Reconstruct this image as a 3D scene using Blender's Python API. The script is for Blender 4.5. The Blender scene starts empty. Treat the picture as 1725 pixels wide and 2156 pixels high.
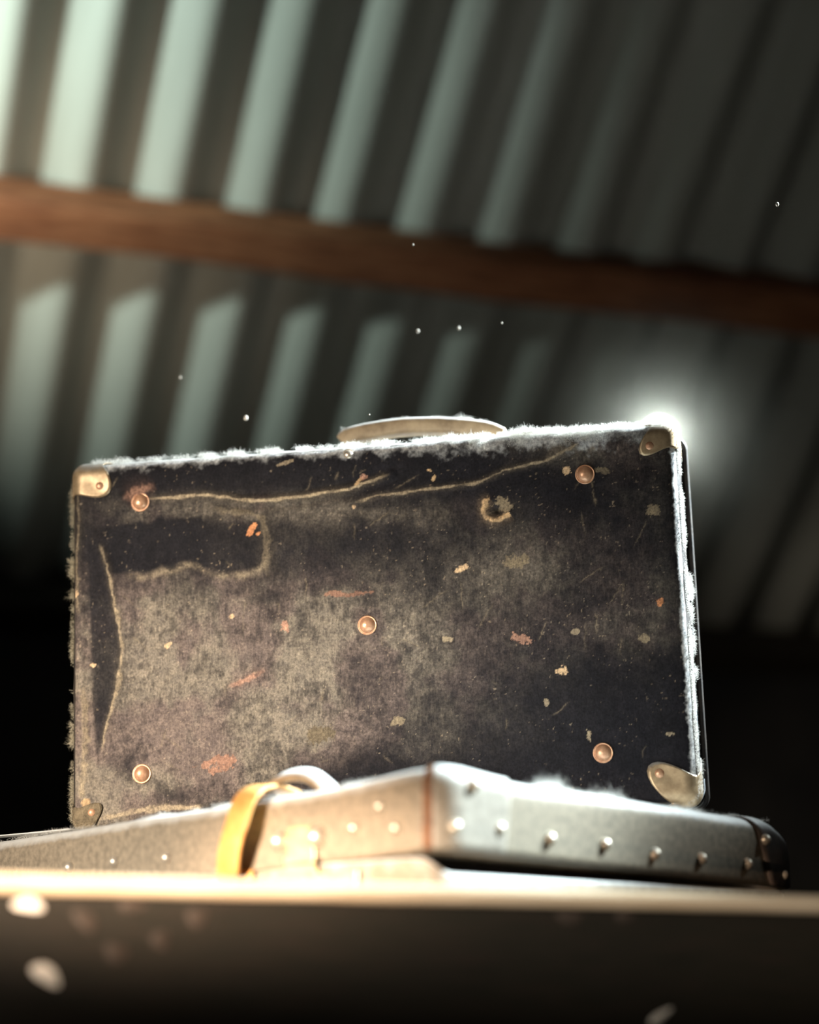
import bpy, math, random
import numpy as np
from mathutils import Vector, Matrix

random.seed(7)
RNG = np.random.default_rng(11)
scene = bpy.context.scene
C = bpy.context.collection

# ------------------------------------------------------------------ camera
PITCH = math.radians(13)
LENS, SENS = 70.0, 36.0
CAM = Vector((0, 0, 1.4))
cd = bpy.data.cameras.new('camera')
cam = bpy.data.objects.new('camera', cd); C.objects.link(cam)
cam.location = CAM
cam.rotation_euler = (math.pi / 2 + PITCH, 0, 0)
cd.sensor_fit = 'VERTICAL'; cd.sensor_height = SENS; cd.sensor_width = SENS * 1725 / 2156
cd.lens = LENS; cd.clip_start = 0.02
cd.dof.use_dof = True
cd.dof.focus_distance = 1.90
cd.dof.aperture_fstop = 1.7
scene.camera = cam

# ------------------------------------------------------------------ view, world
vs = scene.view_settings
vs.view_transform = 'Standard'; vs.look = 'None'; vs.gamma = 1.0; vs.use_curve_mapping = False
vs.exposure = 0.0
world = bpy.data.worlds.new('world'); scene.world = world
world.use_nodes = True
wb = world.node_tree.nodes['Background']
wb.inputs[0].default_value = (0.55, 0.52, 0.45, 1); wb.inputs[1].default_value = 0.020

# ------------------------------------------------------------------ lights
def aim(o, target):
    o.rotation_euler = (Vector(target) - o.location).to_track_quat('-Z', 'Y').to_euler()
def spot(name, loc, target, watts, color, angle, blend, radius):
    l = bpy.data.lights.new(name, 'SPOT'); l.energy = watts; l.color = color
    l.spot_size = math.radians(angle); l.spot_blend = blend; l.shadow_soft_size = radius
    o = bpy.data.objects.new(name, l); C.objects.link(o); o.location = loc; aim(o, target); return o
def area(name, loc, target, watts, color, sx, sy):
    l = bpy.data.lights.new(name, 'AREA'); l.energy = watts; l.color = color
    l.shape = 'RECTANGLE'; l.size = sx; l.size_y = sy
    o = bpy.data.objects.new(name, l); C.objects.link(o); o.location = loc; aim(o, target); return o

LIGHTS = dict(
    # unseen cool spot added on the left, grazing along the roof
    gable=spot('daylight_from_gable', (-1.149, 2.236, 2.603), (-0.4754, 2.957, 2.754), 88, (0.78, 1.0, 0.96), 28, 1.0, 0.03),
    # unseen spot in place of sun from the right, raking tops and right-hand sides
    shaft=spot('sun_shaft', (1.9, 2.15, 3.25), (0.23, 1.9, 1.93), 3000, (0.84, 0.96, 1.0), 18.8, 1.0, 0.05),
    # second unseen spot, added to brighten the near corner of the lying case
    corner=spot('sun_shaft_low', (1.3, 1.75, 2.7), (0.03, 1.53, 1.53), 900, (0.78, 0.95, 1.0), 15, 1.0, 0.05),
    # unseen warm spots added front left for case, shelf edge and trunk
    door=spot('doorway_daylight', (-1.30, 0.40, 1.70), (-0.25, 1.86, 1.62), 340, (1.0, 0.87, 0.72), 25, 1.0, 0.20),
    low=spot('doorway_sun', (-1.3, 0.2, 1.62), (-0.12, 1.46, 1.462), 330, (1.0, 0.91, 0.80), 28, 1.0, 0.06),
    trunk=spot('doorway_sun_low', (-1.0, 0.35, 1.56), (-0.07, 1.60, 1.47), 520, (1.0, 0.72, 0.50), 15, 1.0, 0.04),
    # unseen warm fill spot added for the roof timbers
    beam=spot('doorway_bounce', (-1.4, 0.5, 1.5), (-0.80, 3.0, 2.66), 430, (1.0, 0.80, 0.60), 17, 1.0, 0.3),
)
LIGHTS['low'].scale = (1.0, 0.15, 1.0)     # cone squashed to a thin blade along the shelf edge
LIGHTS['trunk'].scale = (1.0, 0.45, 1.0)
_g = LIGHTS['gable']; _t = Vector((-0.4754, 2.957, 2.754))
_z = (_g.location - _t).normalized(); _y = Vector((0.248, -0.715, 0.654)); _y = (_y - _z * _y.dot(_z)).normalized(); _x = _y.cross(_z)
_g.rotation_euler = Matrix((_x, _y, _z)).transposed().to_euler()
_g.scale = (1.0, 3.2, 1.0)      # cone stretched along the roof slope

# ------------------------------------------------------------------ pixel helpers (photo frame 1725 x 2156)
FPX = 2156 * LENS / SENS
cP, sP = math.cos(PITCH), math.sin(PITCH)
FWD = Vector((0, cP, sP)); UPV = Vector((0, -sP, cP)); RGT = Vector((1, 0, 0))
def ray(px, py):
    return FWD + RGT * ((px - 862.5) / FPX) + UPV * ((1078 - py) / FPX)
def at(px, py, d):
    return CAM + ray(px, py) * d
def hit(px, py, p0, n):
    r = ray(px, py); return CAM + r * ((p0 - CAM).dot(n) / r.dot(n))
def camv(x, u, f):
    return RGT * x + UPV * u + FWD * f

# ------------------------------------------------------------------ material helpers
def srgb(r, g, b):
    f = lambda c: (c / 255 / 12.92) if c / 255 <= 0.04045 else ((c / 255 + 0.055) / 1.055) ** 2.4
    return (f(r), f(g), f(b), 1)
def new_mat(name, rough=0.6, metal=0.0, spec=0.4):
    m = bpy.data.materials.new(name); m.use_nodes = True
    b = m.node_tree.nodes['Principled BSDF']
    b.inputs['Roughness'].default_value = rough; b.inputs['Metallic'].default_value = metal
    b.inputs['Specular IOR Level'].default_value = spec
    return m, m.node_tree, b
def noise_node(nt, scale, detail=5, rough=0.6, vec=None, dist=0.0):
    n = nt.nodes.new('ShaderNodeTexNoise'); n.inputs['Scale'].default_value = scale
    n.inputs['Detail'].default_value = detail; n.inputs['Roughness'].default_value = rough
    n.inputs['Distortion'].default_value = dist
    if vec: nt.links.new(vec, n.inputs['Vector'])
    return n
def obj_coords(nt, scale=(1, 1, 1)):
    t = nt.nodes.new('ShaderNodeTexCoord'); mp = nt.nodes.new('ShaderNodeMapping')
    mp.inputs['Scale'].default_value = scale
    nt.links.new(t.outputs['Object'], mp.inputs['Vector']); return mp.outputs['Vector']
def ramp(nt, fac, stops):
    r = nt.nodes.new('ShaderNodeValToRGB'); nt.links.new(fac, r.inputs['Fac'])
    e = r.color_ramp.elements
    while len(e) < len(stops): e.new(0.5)
    for k, (p, c) in zip(e, stops): k.position = p; k.color = c
    return r.outputs['Color']
def mix(nt, fac, a, b, mode='MIX'):
    x = nt.nodes.new('ShaderNodeMix'); x.data_type = 'RGBA'; x.blend_type = mode
    for val, sock in ((fac, x.inputs[0]), (a, x.inputs[6]), (b, x.inputs[7])):
        if hasattr(val, 'is_output'): nt.links.new(val, sock)
        else: sock.default_value = val
    return x.outputs[2]
def bump(nt, b, height, strength=0.3, dist=0.001):
    n = nt.nodes.new('ShaderNodeBump'); n.inputs['Strength'].default_value = strength
    n.inputs['Distance'].default_value = dist
    nt.links.new(height, n.inputs['Height']); nt.links.new(n.outputs['Normal'], b.inputs['Normal'])
def mottled(name, c1, c2, scale=40, rough=0.6, metal=0.0, spec=0.4, bstr=0.2, stretch=(1, 1, 1), bdist=0.001):
    m, nt, b = new_mat(name, rough, metal, spec)
    v = obj_coords(nt, stretch); n = noise_node(nt, scale, 6, 0.65, v)
    nt.links.new(ramp(nt, n.outputs['Fac'], [(0.32, c1), (0.68, c2)]), b.inputs['Base Color'])
    if bstr: bump(nt, b, noise_node(nt, scale * 4, 4, 0.6, v).outputs['Fac'], bstr, bdist)
    return m

def wood_mat(name, c1, c2, c3, axis_scale, rough=0.75):
    m, nt, b = new_mat(name, rough, 0, 0.3)
    v = obj_coords(nt, axis_scale)
    n = noise_node(nt, 9, 8, 0.62, v, 0.4); k = noise_node(nt, 2.2, 3, 0.5, obj_coords(nt))
    c = ramp(nt, n.outputs['Fac'], [(0.30, c1), (0.50, c2), (0.72, c3)])
    nt.links.new(mix(nt, k.outputs['Fac'], c, c1, 'MULTIPLY'), b.inputs['Base Color'])
    bump(nt, b, n.outputs['Fac'], 0.4, 0.003)
    return m

def covering_mat():
    """dark book-cloth of the standing case: stains and scuffs ride on the mesh attribute, weave is fine relief"""
    m, nt, b = new_mat('worn_black_cloth', 0.72, 0, 0.14)
    at_ = nt.nodes.new('ShaderNodeAttribute'); at_.attribute_name = 'Col'
    v = obj_coords(nt)
    fine = noise_node(nt, 420, 3, 0.7, v); mid = noise_node(nt, 90, 6, 0.7, v)
    wv = noise_node(nt, 600, 2, 0.6, obj_coords(nt, (3.0, 1, 0.25)))
    f1 = ramp(nt, fine.outputs['Fac'], [(0.28, (.50, .50, .52, 1)), (0.72, (1.48, 1.46, 1.44, 1))])
    f2 = ramp(nt, mid.outputs['Fac'], [(0.28, (.62, .62, .66, 1)), (0.72, (1.35, 1.32, 1.25, 1))])
    f3 = ramp(nt, wv.outputs['Fac'], [(0.3, (.8, .8, .82, 1)), (0.7, (1.2, 1.2, 1.2, 1))])
    c = mix(nt, 1.0, at_.outputs['Color'], f1, 'MULTIPLY'); c = mix(nt, 1.0, c, f2, 'MULTIPLY'); c = mix(nt, 1.0, c, f3, 'MULTIPLY')
    nt.links.new(c, b.inputs['Base Color'])
    bump(nt, b, mid.outputs['Fac'], 0.35, 0.0012)
    return m

def dusty(m, lo=0.25, hi=0.8, col=srgb(205, 206, 204), k=0.9):
    """a layer of settled dust on whatever part of the thing faces up"""
    nt = m.node_tree; b = nt.nodes['Principled BSDF']; src = b.inputs['Base Color'].links[0].from_socket
    tc = nt.nodes.new('ShaderNodeTexCoord'); sx = nt.nodes.new('ShaderNodeSeparateXYZ'); nt.links.new(tc.outputs['Normal'], sx.inputs[0])
    nz = noise_node(nt, 55, 6, 0.7, tc.outputs['Object'])
    ad = nt.nodes.new('ShaderNodeMath'); ad.operation = 'MULTIPLY_ADD'; ad.inputs[1].default_value = 0.7; nt.links.new(nz.outputs['Fac'], ad.inputs[0])
    sb = nt.nodes.new('ShaderNodeMath'); sb.operation = 'SUBTRACT'; sb.inputs[1].default_value = 0.35; nt.links.new(sx.outputs['Z'], sb.inputs[0]); nt.links.new(sb.outputs[0], ad.inputs[2])
    mr = nt.nodes.new('ShaderNodeMapRange'); mr.inputs[1].default_value = lo; mr.inputs[2].default_value = hi; mr.inputs[4].default_value = k
    nt.links.new(ad.outputs[0], mr.inputs[0])
    nt.links.new(mix(nt, mr.outputs[0], src, col), b.inputs['Base Color']); return m
M = {}
M['cloth'] = covering_mat()
M['cloth_side'] = mottled('worn_black_cloth_side', srgb(38, 36, 38), srgb(70, 62, 54), 60, 0.6, 0, 0.35, 0.3)
M['corner_metal'] = mottled('dull_brass_plate', srgb(150, 128, 100), srgb(196, 172, 138), 90, 0.42, 0.55, 0.5, 0.12)
M['grimy_metal'] = mottled('grimy_corner', srgb(96, 86, 70), srgb(150, 134, 108), 130, 0.8, 0.0, 0.2, 0.8, (1, 1, 1), 0.003)
M['rivet'] = mottled('copper_rivet', srgb(186, 134, 102), srgb(220, 176, 142), 200, 0.35, 0.35, 0.5, 0.05)
M['stud'] = mottled('steel_stud', srgb(170, 160, 145), srgb(215, 205, 190), 200, 0.35, 0.6, 0.5, 0.05)
M['leather_tan'] = mottled('tan_leather', srgb(170, 118, 62), srgb(206, 156, 92), 60, 0.5, 0, 0.4, 0.25)
M['leather_grey'] = mottled('grey_brown_leather', srgb(120, 98, 74), srgb(160, 136, 106), 60, 0.6, 0, 0.35, 0.2)
M['fibre'] = mottled('brown_fibreboard', srgb(100, 92, 80), srgb(142, 130, 112), 170, 0.48, 0, 0.5, 0.25)
M['cap_leather'] = mottled('dark_leather_cap', srgb(56, 49, 46), srgb(84, 74, 68), 70, 0.45, 0, 0.5, 0.3)
M['lining'] = mottled('black_lining_cloth', srgb(22, 20, 19), srgb(34, 31, 29), 80, 0.9, 0, 0.1, 0.2)  # shade of the lid gap put into a near-black colour
M['cap_grey'] = dusty(mottled('worn_grey_leather', srgb(112, 104, 94), srgb(150, 142, 130), 90, 0.5, 0, 0.5, 0.4))
M['cap_brown'] = mottled('frayed_brown_leather', srgb(70, 44, 26), srgb(128, 84, 52), 140, 0.7, 0, 0.3, 0.6)
M['brass'] = mottled('pale_brass', srgb(196, 172, 130), srgb(222, 204, 166), 80, 0.38, 0.5, 0.5, 0.08)
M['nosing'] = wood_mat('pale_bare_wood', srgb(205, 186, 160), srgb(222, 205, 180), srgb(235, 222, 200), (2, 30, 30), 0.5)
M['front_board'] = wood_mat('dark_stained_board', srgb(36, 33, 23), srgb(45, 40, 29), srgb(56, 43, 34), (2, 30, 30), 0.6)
M['deck'] = wood_mat('dusty_deck_wood', srgb(60, 50, 40), srgb(84, 70, 55), srgb(104, 90, 72), (2, 30, 30))
M['beam'] = wood_mat('rough_pine_beam', srgb(104, 64, 42), srgb(164, 108, 72), srgb(205, 150, 108), (1.2, 14, 14), 0.8)
M['sheet'] = mottled('galvanised_sheet', srgb(128, 128, 118), srgb(158, 158, 148), 5, 0.65, 0.0, 0.3, 0.05, (1, 1, .15))
M['wall'] = mottled('tarred_wall', srgb(30, 30, 30), srgb(44, 42, 40), 4, 0.95, 0, 0.05, 0.1)  # darkness under the eave is put into this near-black colour
M['floor'] = mottled('packed_earth', srgb(50, 44, 36), srgb(68, 60, 50), 4, 0.95, 0, 0.1, 0.3)
M['paint'] = mottled('cream_paint', srgb(215, 205, 190), srgb(240, 232, 220), 60, 0.4, 0, 0.5, 0.05)  # serves the dust specks and the brighter imitated glints
M['old_paint'] = mottled('grimy_paint', srgb(50, 42, 36), srgb(66, 56, 48), 60, 0.5, 0, 0.4, 0.05)  # colour of the dimmer imitated glints on the shelf front
M['paper'] = mottled('white_paper', srgb(205, 205, 205), srgb(232, 232, 230), 30, 0.7, 0, 0.3, 0.05)
def lint_mat(name, col, tr):
    m, nt, b = new_mat(name, 0.9, 0, 0.1)
    b.inputs['Base Color'].default_value = col
    t = nt.nodes.new('ShaderNodeBsdfTranslucent'); t.inputs['Color'].default_value = col
    x = nt.nodes.new('ShaderNodeMixShader'); x.inputs[0].default_value = tr
    out = nt.nodes['Material Output']
    nt.links.new(b.outputs[0], x.inputs[1]); nt.links.new(t.outputs[0], x.inputs[2]); nt.links.new(x.outputs[0], out.inputs[0])
    return m
M['lint'] = lint_mat('pale_lint', srgb(222, 220, 214), 0.5)
M['lint_brown'] = lint_mat('dingy_lint', srgb(220, 210, 185), 0.4)
M['web'] = lint_mat('cobweb_silk', srgb(215, 222, 230), 0.5)
def bulb_mat():
    m = bpy.data.materials.new('glowing_glass'); m.use_nodes = True; nt = m.node_tree
    e = nt.nodes.new('ShaderNodeEmission'); e.inputs[0].default_value = (1.0, 0.96, 0.88, 1); e.inputs[1].default_value = 100
    nt.links.new(e.outputs[0], nt.nodes['Material Output'].inputs[0]); return m
M['bulb'] = bulb_mat()

for k_ in ('fibre', 'cloth_side', 'corner_metal', 'leather_grey', 'cap_leather'): dusty(M[k_])

# ------------------------------------------------------------------ mesh helpers
def mesh_obj(name, verts, faces, mat, parent=None, smooth=True):
    me = bpy.data.meshes.new(name)
    verts = np.asarray(verts, dtype=np.float32).reshape(-1, 3)
    if isinstance(faces, np.ndarray) and faces.ndim == 2:
        nf, k = faces.shape
        me.vertices.add(len(verts)); me.vertices.foreach_set('co', verts.ravel())
        me.loops.add(nf * k); me.loops.foreach_set('vertex_index', faces.astype(np.int32).ravel())
        me.polygons.add(nf); me.polygons.foreach_set('loop_start', np.arange(0, nf * k, k, dtype=np.int32))
        me.update(calc_edges=True)
    else:
        me.from_pydata([tuple(map(float, v)) for v in verts], [], [tuple(int(i) for i in f) for f in faces]); me.update()
    if smooth: me.polygons.foreach_set('use_smooth', np.ones(len(me.polygons), dtype=bool))
    me.validate()
    me.materials.append(mat)
    o = bpy.data.objects.new(name, me); C.objects.link(o)
    if parent: o.parent = parent
    return o
def tag(o, label, cat, group=None, kind=None):
    if label: o['label'] = label
    if cat: o['category'] = cat
    if group: o['group'] = group
    if kind: o['kind'] = kind
    return o
def empty(name, mat=None):
    o = bpy.data.objects.new(name, None); C.objects.link(o); o.empty_display_size = 0.05
    if mat is not None: o.matrix_world = mat
    return o
def solid(o, t, offset=-1):
    md = o.modifiers.new('thickness', 'SOLIDIFY'); md.thickness = t; md.offset = offset; return o
def bevel(o, w, seg=2):
    md = o.modifiers.new('bevel', 'BEVEL'); md.width = w; md.segments = seg; md.limit_method = 'ANGLE'; return o
def box_vf(x0, x1, y0, y1, z0, z1):
    v = [(x, y, z) for x in (x0, x1) for y in (y0, y1) for z in (z0, z1)]
    f = [(0, 1, 3, 2), (4, 6, 7, 5), (0, 4, 5, 1), (2, 3, 7, 6), (0, 2, 6, 4), (1, 5, 7, 3)]
    return v, f
def box(name, b, mat, parent=None, bw=0.0):
    v, f = box_vf(*b); o = mesh_obj(name, v, f, mat, parent, smooth=False)
    if bw: bevel(o, bw)
    return o
def grid_faces(nu, nv, wrap_u=False):
    i = np.arange(nu if wrap_u else nu - 1); j = np.arange(nv - 1)
    I, J = np.meshgrid(i, j, indexing='ij'); I2 = (I + 1) % nu
    return np.stack([I * nv + J, I2 * nv + J, I2 * nv + J + 1, I * nv + J + 1], -1).reshape(-1, 4)
def lathe_vf(profile, n=24):
    """profile of (r, h) about +Z"""
    a = np.linspace(0, 2 * np.pi, n, endpoint=False); p = np.array(profile)
    v = np.stack([np.outer(np.cos(a), p[:, 0]), np.outer(np.sin(a), p[:, 0]), np.tile(p[:, 1], (n, 1))], -1)
    return v.reshape(-1, 3), grid_faces(n, len(p), True)
def tube_vf(pts, r, n=8):
    pts = [Vector(p) for p in pts]; V = []; 
    up = Vector((0.13, 0.31, 0.94))
    for i, p in enumerate(pts):
        t = (pts[min(i + 1, len(pts) - 1)] - pts[max(i - 1, 0)]).normalized()
        a = t.cross(up).normalized(); b_ = t.cross(a)
        rr = r[i] if hasattr(r, '__len__') else r
        for k in range(n):
            w = 2 * math.pi * k / n; V.append(p + a * (math.cos(w) * rr) + b_ * (math.sin(w) * rr))
    F = []
    for i in range(len(pts) - 1):
        for k in range(n):
            F.append((i * n + k, i * n + (k + 1) % n, (i + 1) * n + (k + 1) % n, (i + 1) * n + k))
    F.append(tuple(range(n))[::-1]); F.append(tuple((len(pts) - 1) * n + k for k in range(n)))
    return V, F
def spline(pts, per=8):
    """Catmull-Rom through the points"""
    P = [np.array(p, float) for p in pts]; P = [2 * P[0] - P[1]] + P + [2 * P[-1] - P[-2]]; out = []
    for i in range(1, len(P) - 2):
        for t in np.linspace(0, 1, per, endpoint=False):
            a, b_, c, d = P[i - 1], P[i], P[i + 1], P[i + 2]
            out.append(0.5 * ((2 * b_) + (-a + c) * t + (2 * a - 5 * b_ + 4 * c - d) * t * t + (-a + 3 * b_ - 3 * c + d) * t ** 3))
    out.append(P[-2]); return np.array(out)
def vnoise(x, y, seed=0):
    x = np.asarray(x, float); y = np.asarray(y, float)
    tab = np.random.default_rng(seed).random((256, 256))
    xi = np.floor(x).astype(int); yi = np.floor(y).astype(int); fx = x - xi; fy = y - yi
    fx = fx * fx * (3 - 2 * fx); fy = fy * fy * (3 - 2 * fy)
    g = lambda a, b_: tab[a & 255, b_ & 255]
    return (g(xi, yi) * (1 - fx) + g(xi + 1, yi) * fx) * (1 - fy) + (g(xi, yi + 1) * (1 - fx) + g(xi + 1, yi + 1) * fx) * fy
def fbm(x, y, scale, octv=5, seed=0, gain=0.55):
    s = 0; a = 1; t = 0
    for k in range(octv):
        s = s + a * vnoise(x * scale * 2 ** k + 17 * k, y * scale * 2 ** k + 31 * k, seed + k); t += a; a *= gain
    return s / t
def smooth(a, b_, x):
    t = np.clip((x - a) / (b_ - a), 0, 1); return t * t * (3 - 2 * t)
def dist_poly(X, Y, pts):
    """distance of each point to a polyline and the running fraction along it"""
    best = np.full(X.shape, 1e9); frac = np.zeros(X.shape); P = np.array(pts, float)
    L = np.r_[0, np.cumsum(np.hypot(*np.diff(P, axis=0).T))]
    for i in range(len(P) - 1):
        ax, ay = P[i]; dx, dy = P[i + 1] - P[i]; l2 = dx * dx + dy * dy
        t = np.clip(((X - ax) * dx + (Y - ay) * dy) / l2, 0, 1)
        d = np.hypot(X - ax - t * dx, Y - ay - t * dy); m = d < best
        best = np.where(m, d, best); frac = np.where(m, (L[i] + t * math.sqrt(l2)) / L[-1], frac)
    return best, frac

# ================================================================== THE SHED
# roof underside: plane through a point seen above the case, sloping up towards the camera
RC = at(600, 500, 3.4)
RU = camv(0.28, 0.90, -0.62).normalized()
RV = camv(0.98, -0.08, 0.326); RV = (RV - RU * RV.dot(RU)).normalized()
RN = RU.cross(RV).normalized()
if RN.dot(CAM - RC) < 0: RN = -RN
roof_m = Matrix(((RV.x, RN.x, RU.x, RC.x), (RV.y, RN.y, RU.y, RC.y), (RV.z, RN.z, RU.z, RC.z), (0, 0, 0, 1)))
PITCHC, AMP, PHASE = 0.148, 0.021, 0.63
ceiling = tag(empty('ceiling', roof_m), 'corrugated metal roof underside sloping up above the suitcases', 'roof', kind='structure')
def sheet(s0, s1, u0, u1, lift):
    ns = int((s1 - s0) / PITCHC * 20) + 1
    s = np.linspace(s0, s1, ns); u = np.linspace(u0, u1, 14)
    S, U = np.meshgrid(s, u, indexing='ij')
    H = AMP * np.sin(2 * np.pi * (S / PITCHC + PHASE)) - lift + 0.003 * np.sin(U * 5 + S * 3)
    o = mesh_obj('roof_sheet', np.stack([S, H, U], -1), grid_faces(ns, 14), M['sheet'], ceiling)
    solid(o, 0.0015, 0); return o
for k in range(-3, 5):
    s0 = -0.085 + k * 0.888
    sheet(s0, s0 + 0.888 + 0.075, -0.82, 2.6, 0.0 if k % 2 else 0.004)
def purlin(name, u_mid, drop, h, d, s0, s1, mat, label, tilt=0.0):
    t = tag(empty(name, roof_m), label, 'beam', 'roof beams')
    n = 60; s = np.linspace(s0, s1, n); V = []; prof = []
    w = h / 2; c = 0.006
    for (pu, pn) in [(-w, c), (-w + c, 0), (w - c, 0), (w, c), (w, d - c), (w - c, d), (-w + c, d), (-w, d - c)]: prof.append((pu, pn))
    for i, q in enumerate(s):
        for j, (pu, pn) in enumerate(prof):
            V.append((q, drop + pn + 0.003 * math.sin(q * 7 + j), u_mid + tilt * q + pu + 0.004 * math.sin(q * 4.1 + j * 1.3) + 0.002 * random.uniform(-1, 1)))
    F = [(i * 8 + j, i * 8 + (j + 1) % 8, (i + 1) * 8 + (j + 1) % 8, (i + 1) * 8 + j) for i in range(n - 1) for j in range(8)]
    F += [tuple(range(8))[::-1], tuple((n - 1) * 8 + j for j in range(8))]
    mesh_obj('timber', V, F, mat, t, smooth=False)
    return t
roof_inv = roof_m.inverted()
pu = roof_inv @ hit(600, 480, RC, RN)
beam1 = purlin('roof_beam', pu.z, AMP, 0.080, 0.075, -2.2, 3.6, M['beam'], 'rough brown wooden beam nailed across the corrugated roof sheets')
pl = roof_inv @ hit(60, 1240, RC, RN)
beam2 = purlin('wall_plate', pl.z, AMP, 0.075, 0.06, -2.2, 3.6, M['front_board'], 'dark wooden beam along the foot of the corrugated roof')
# back wall under the eave
wc = roof_m @ Vector((0, -0.03, -0.80))
hv = Vector((RV.x, RV.y, 0)).normalized(); nb = Vector((-hv.y, hv.x, 0))
wm = Matrix(((hv.x, nb.x, 0, wc.x), (hv.y, nb.y, 0, wc.y), (0, 0, 1, 0), (0, 0, 0, 1)))
wall = empty('wall_back', wm); wall['kind'] = 'structure'
nbd = 28
for k in range(nbd):
    x0 = -2.4 + k * 0.215
    bo = box('board', (x0, x0 + 0.211, random.uniform(0, .004), 0.03, 0, wc.z - 0.06 * (x0 + .1) - 0.004), M['wall'], wall, 0.003)
floor = box('floor', (-3.2, 3.6, -1.2, 5.4, -0.05, 0.0), M['floor']); floor['kind'] = 'structure'

# ================================================================== PLATFORM (loft shelf)
DL, DR = 1.36, 1.49
nl_t, nr_t = at(0, 1838, DL), at(1725, 1886, DR)
nl_b, nr_b = at(0, 1888, DL), at(1725, 1921, DR)
ex = (nr_t - nl_t); ex.z = 0; ex.normalize(); ey = Vector((-ex.y, ex.x, 0))
slope = (nr_t.z - nl_t.z) / (Vector((nr_t.x - nl_t.x, nr_t.y - nl_t.y)).length)
org = (nl_t + nr_t) / 2
DECK = 1.415
pm = Matrix(((ex.x, ey.x, 0, org.x), (ex.y, ey.y, 0, org.y), (0, 0, 1, 0), (0, 0, 0, 1)))
plat = tag(empty('loft_shelf', pm), 'wide dark wooden shelf with a pale sunlit front edge under the suitcases', 'shelf')
th = ((nl_t.z - nl_b.z) + (nr_t.z - nr_b.z)) / 2
ztop = lambda x: org.z + slope * x
NW = 1.7
def prism_x(name, prof, x0, x1, zoff, mat, n=40, wob=0.0):
    """profile (y, z) swept along local x, following the sagging front line"""
    k = len(prof); V = []
    for q in np.linspace(x0, x1, n):
        for (y, z) in prof:
            V.append((q, y, zoff(q) + z + wob * random.uniform(-1, 1)))
    F = [(i * k + j, i * k + (j + 1) % k, (i + 1) * k + (j + 1) % k, (i + 1) * k + j) for i in range(n - 1) for j in range(k)]
    F += [tuple(range(k))[::-1], tuple((n - 1) * k + j for j in range(k))]
    return mesh_obj(name, V, F, mat, plat, smooth=False)
arc = [(-0.004 - 0.006 * math.sin(t), -0.006 + 0.006 * math.cos(t)) for t in np.linspace(0, math.pi / 2, 6)]
arc2 = [(-0.004 - 0.006 * math.cos(t), -th + 0.005 - 0.005 * math.sin(t)) for t in np.linspace(0, math.pi / 2, 5)]
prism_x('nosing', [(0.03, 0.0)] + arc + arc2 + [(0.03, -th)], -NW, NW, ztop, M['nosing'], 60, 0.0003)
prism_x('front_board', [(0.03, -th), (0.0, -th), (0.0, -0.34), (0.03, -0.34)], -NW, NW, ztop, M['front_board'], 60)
for k in range(9):
    y0 = 0.03 + k * 0.2; box('deck_plank', (-NW, NW, y0, y0 + 0.196, DECK - 0.03, DECK), M['deck'], plat, 0.002)
for x in (-NW + .06, -.55, .55, NW - .06):
    for y in (0.08, 1.75):
        box('post', (x - .045, x + .045, y - .045, y + .045, 0, DECK - 0.03), M['deck'], plat, 0.004)
# lit specks out of focus, imitated by flat coloured spots on the front board
fb_p = pm @ Vector((0, -0.0005, 1.4)); fb_n = (pm.to_3x3() @ Vector((0, -1, 0))).normalized()
pinv = pm.inverted()
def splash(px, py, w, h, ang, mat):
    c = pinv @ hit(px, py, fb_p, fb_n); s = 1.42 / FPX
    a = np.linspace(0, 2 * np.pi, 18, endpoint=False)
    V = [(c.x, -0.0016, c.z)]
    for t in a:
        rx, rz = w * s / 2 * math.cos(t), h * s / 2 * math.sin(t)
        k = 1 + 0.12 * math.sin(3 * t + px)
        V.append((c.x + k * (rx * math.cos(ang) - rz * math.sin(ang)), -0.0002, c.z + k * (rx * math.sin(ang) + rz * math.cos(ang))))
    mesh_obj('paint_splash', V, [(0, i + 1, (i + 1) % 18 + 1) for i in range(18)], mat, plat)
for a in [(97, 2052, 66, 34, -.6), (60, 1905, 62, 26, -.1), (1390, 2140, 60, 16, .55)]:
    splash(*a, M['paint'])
for a in [(180, 1938, 60, 34, -.7), (245, 2006, 50, 40, -.3), (278, 1906, 60, 24, 0), (415, 1932, 44, 40, 0), (1200, 1930, 60, 28, 0), (1315, 1928, 44, 24, 0), (338, 1978, 40, 40, 0)]:
    splash(*a, M['old_paint'])

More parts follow.
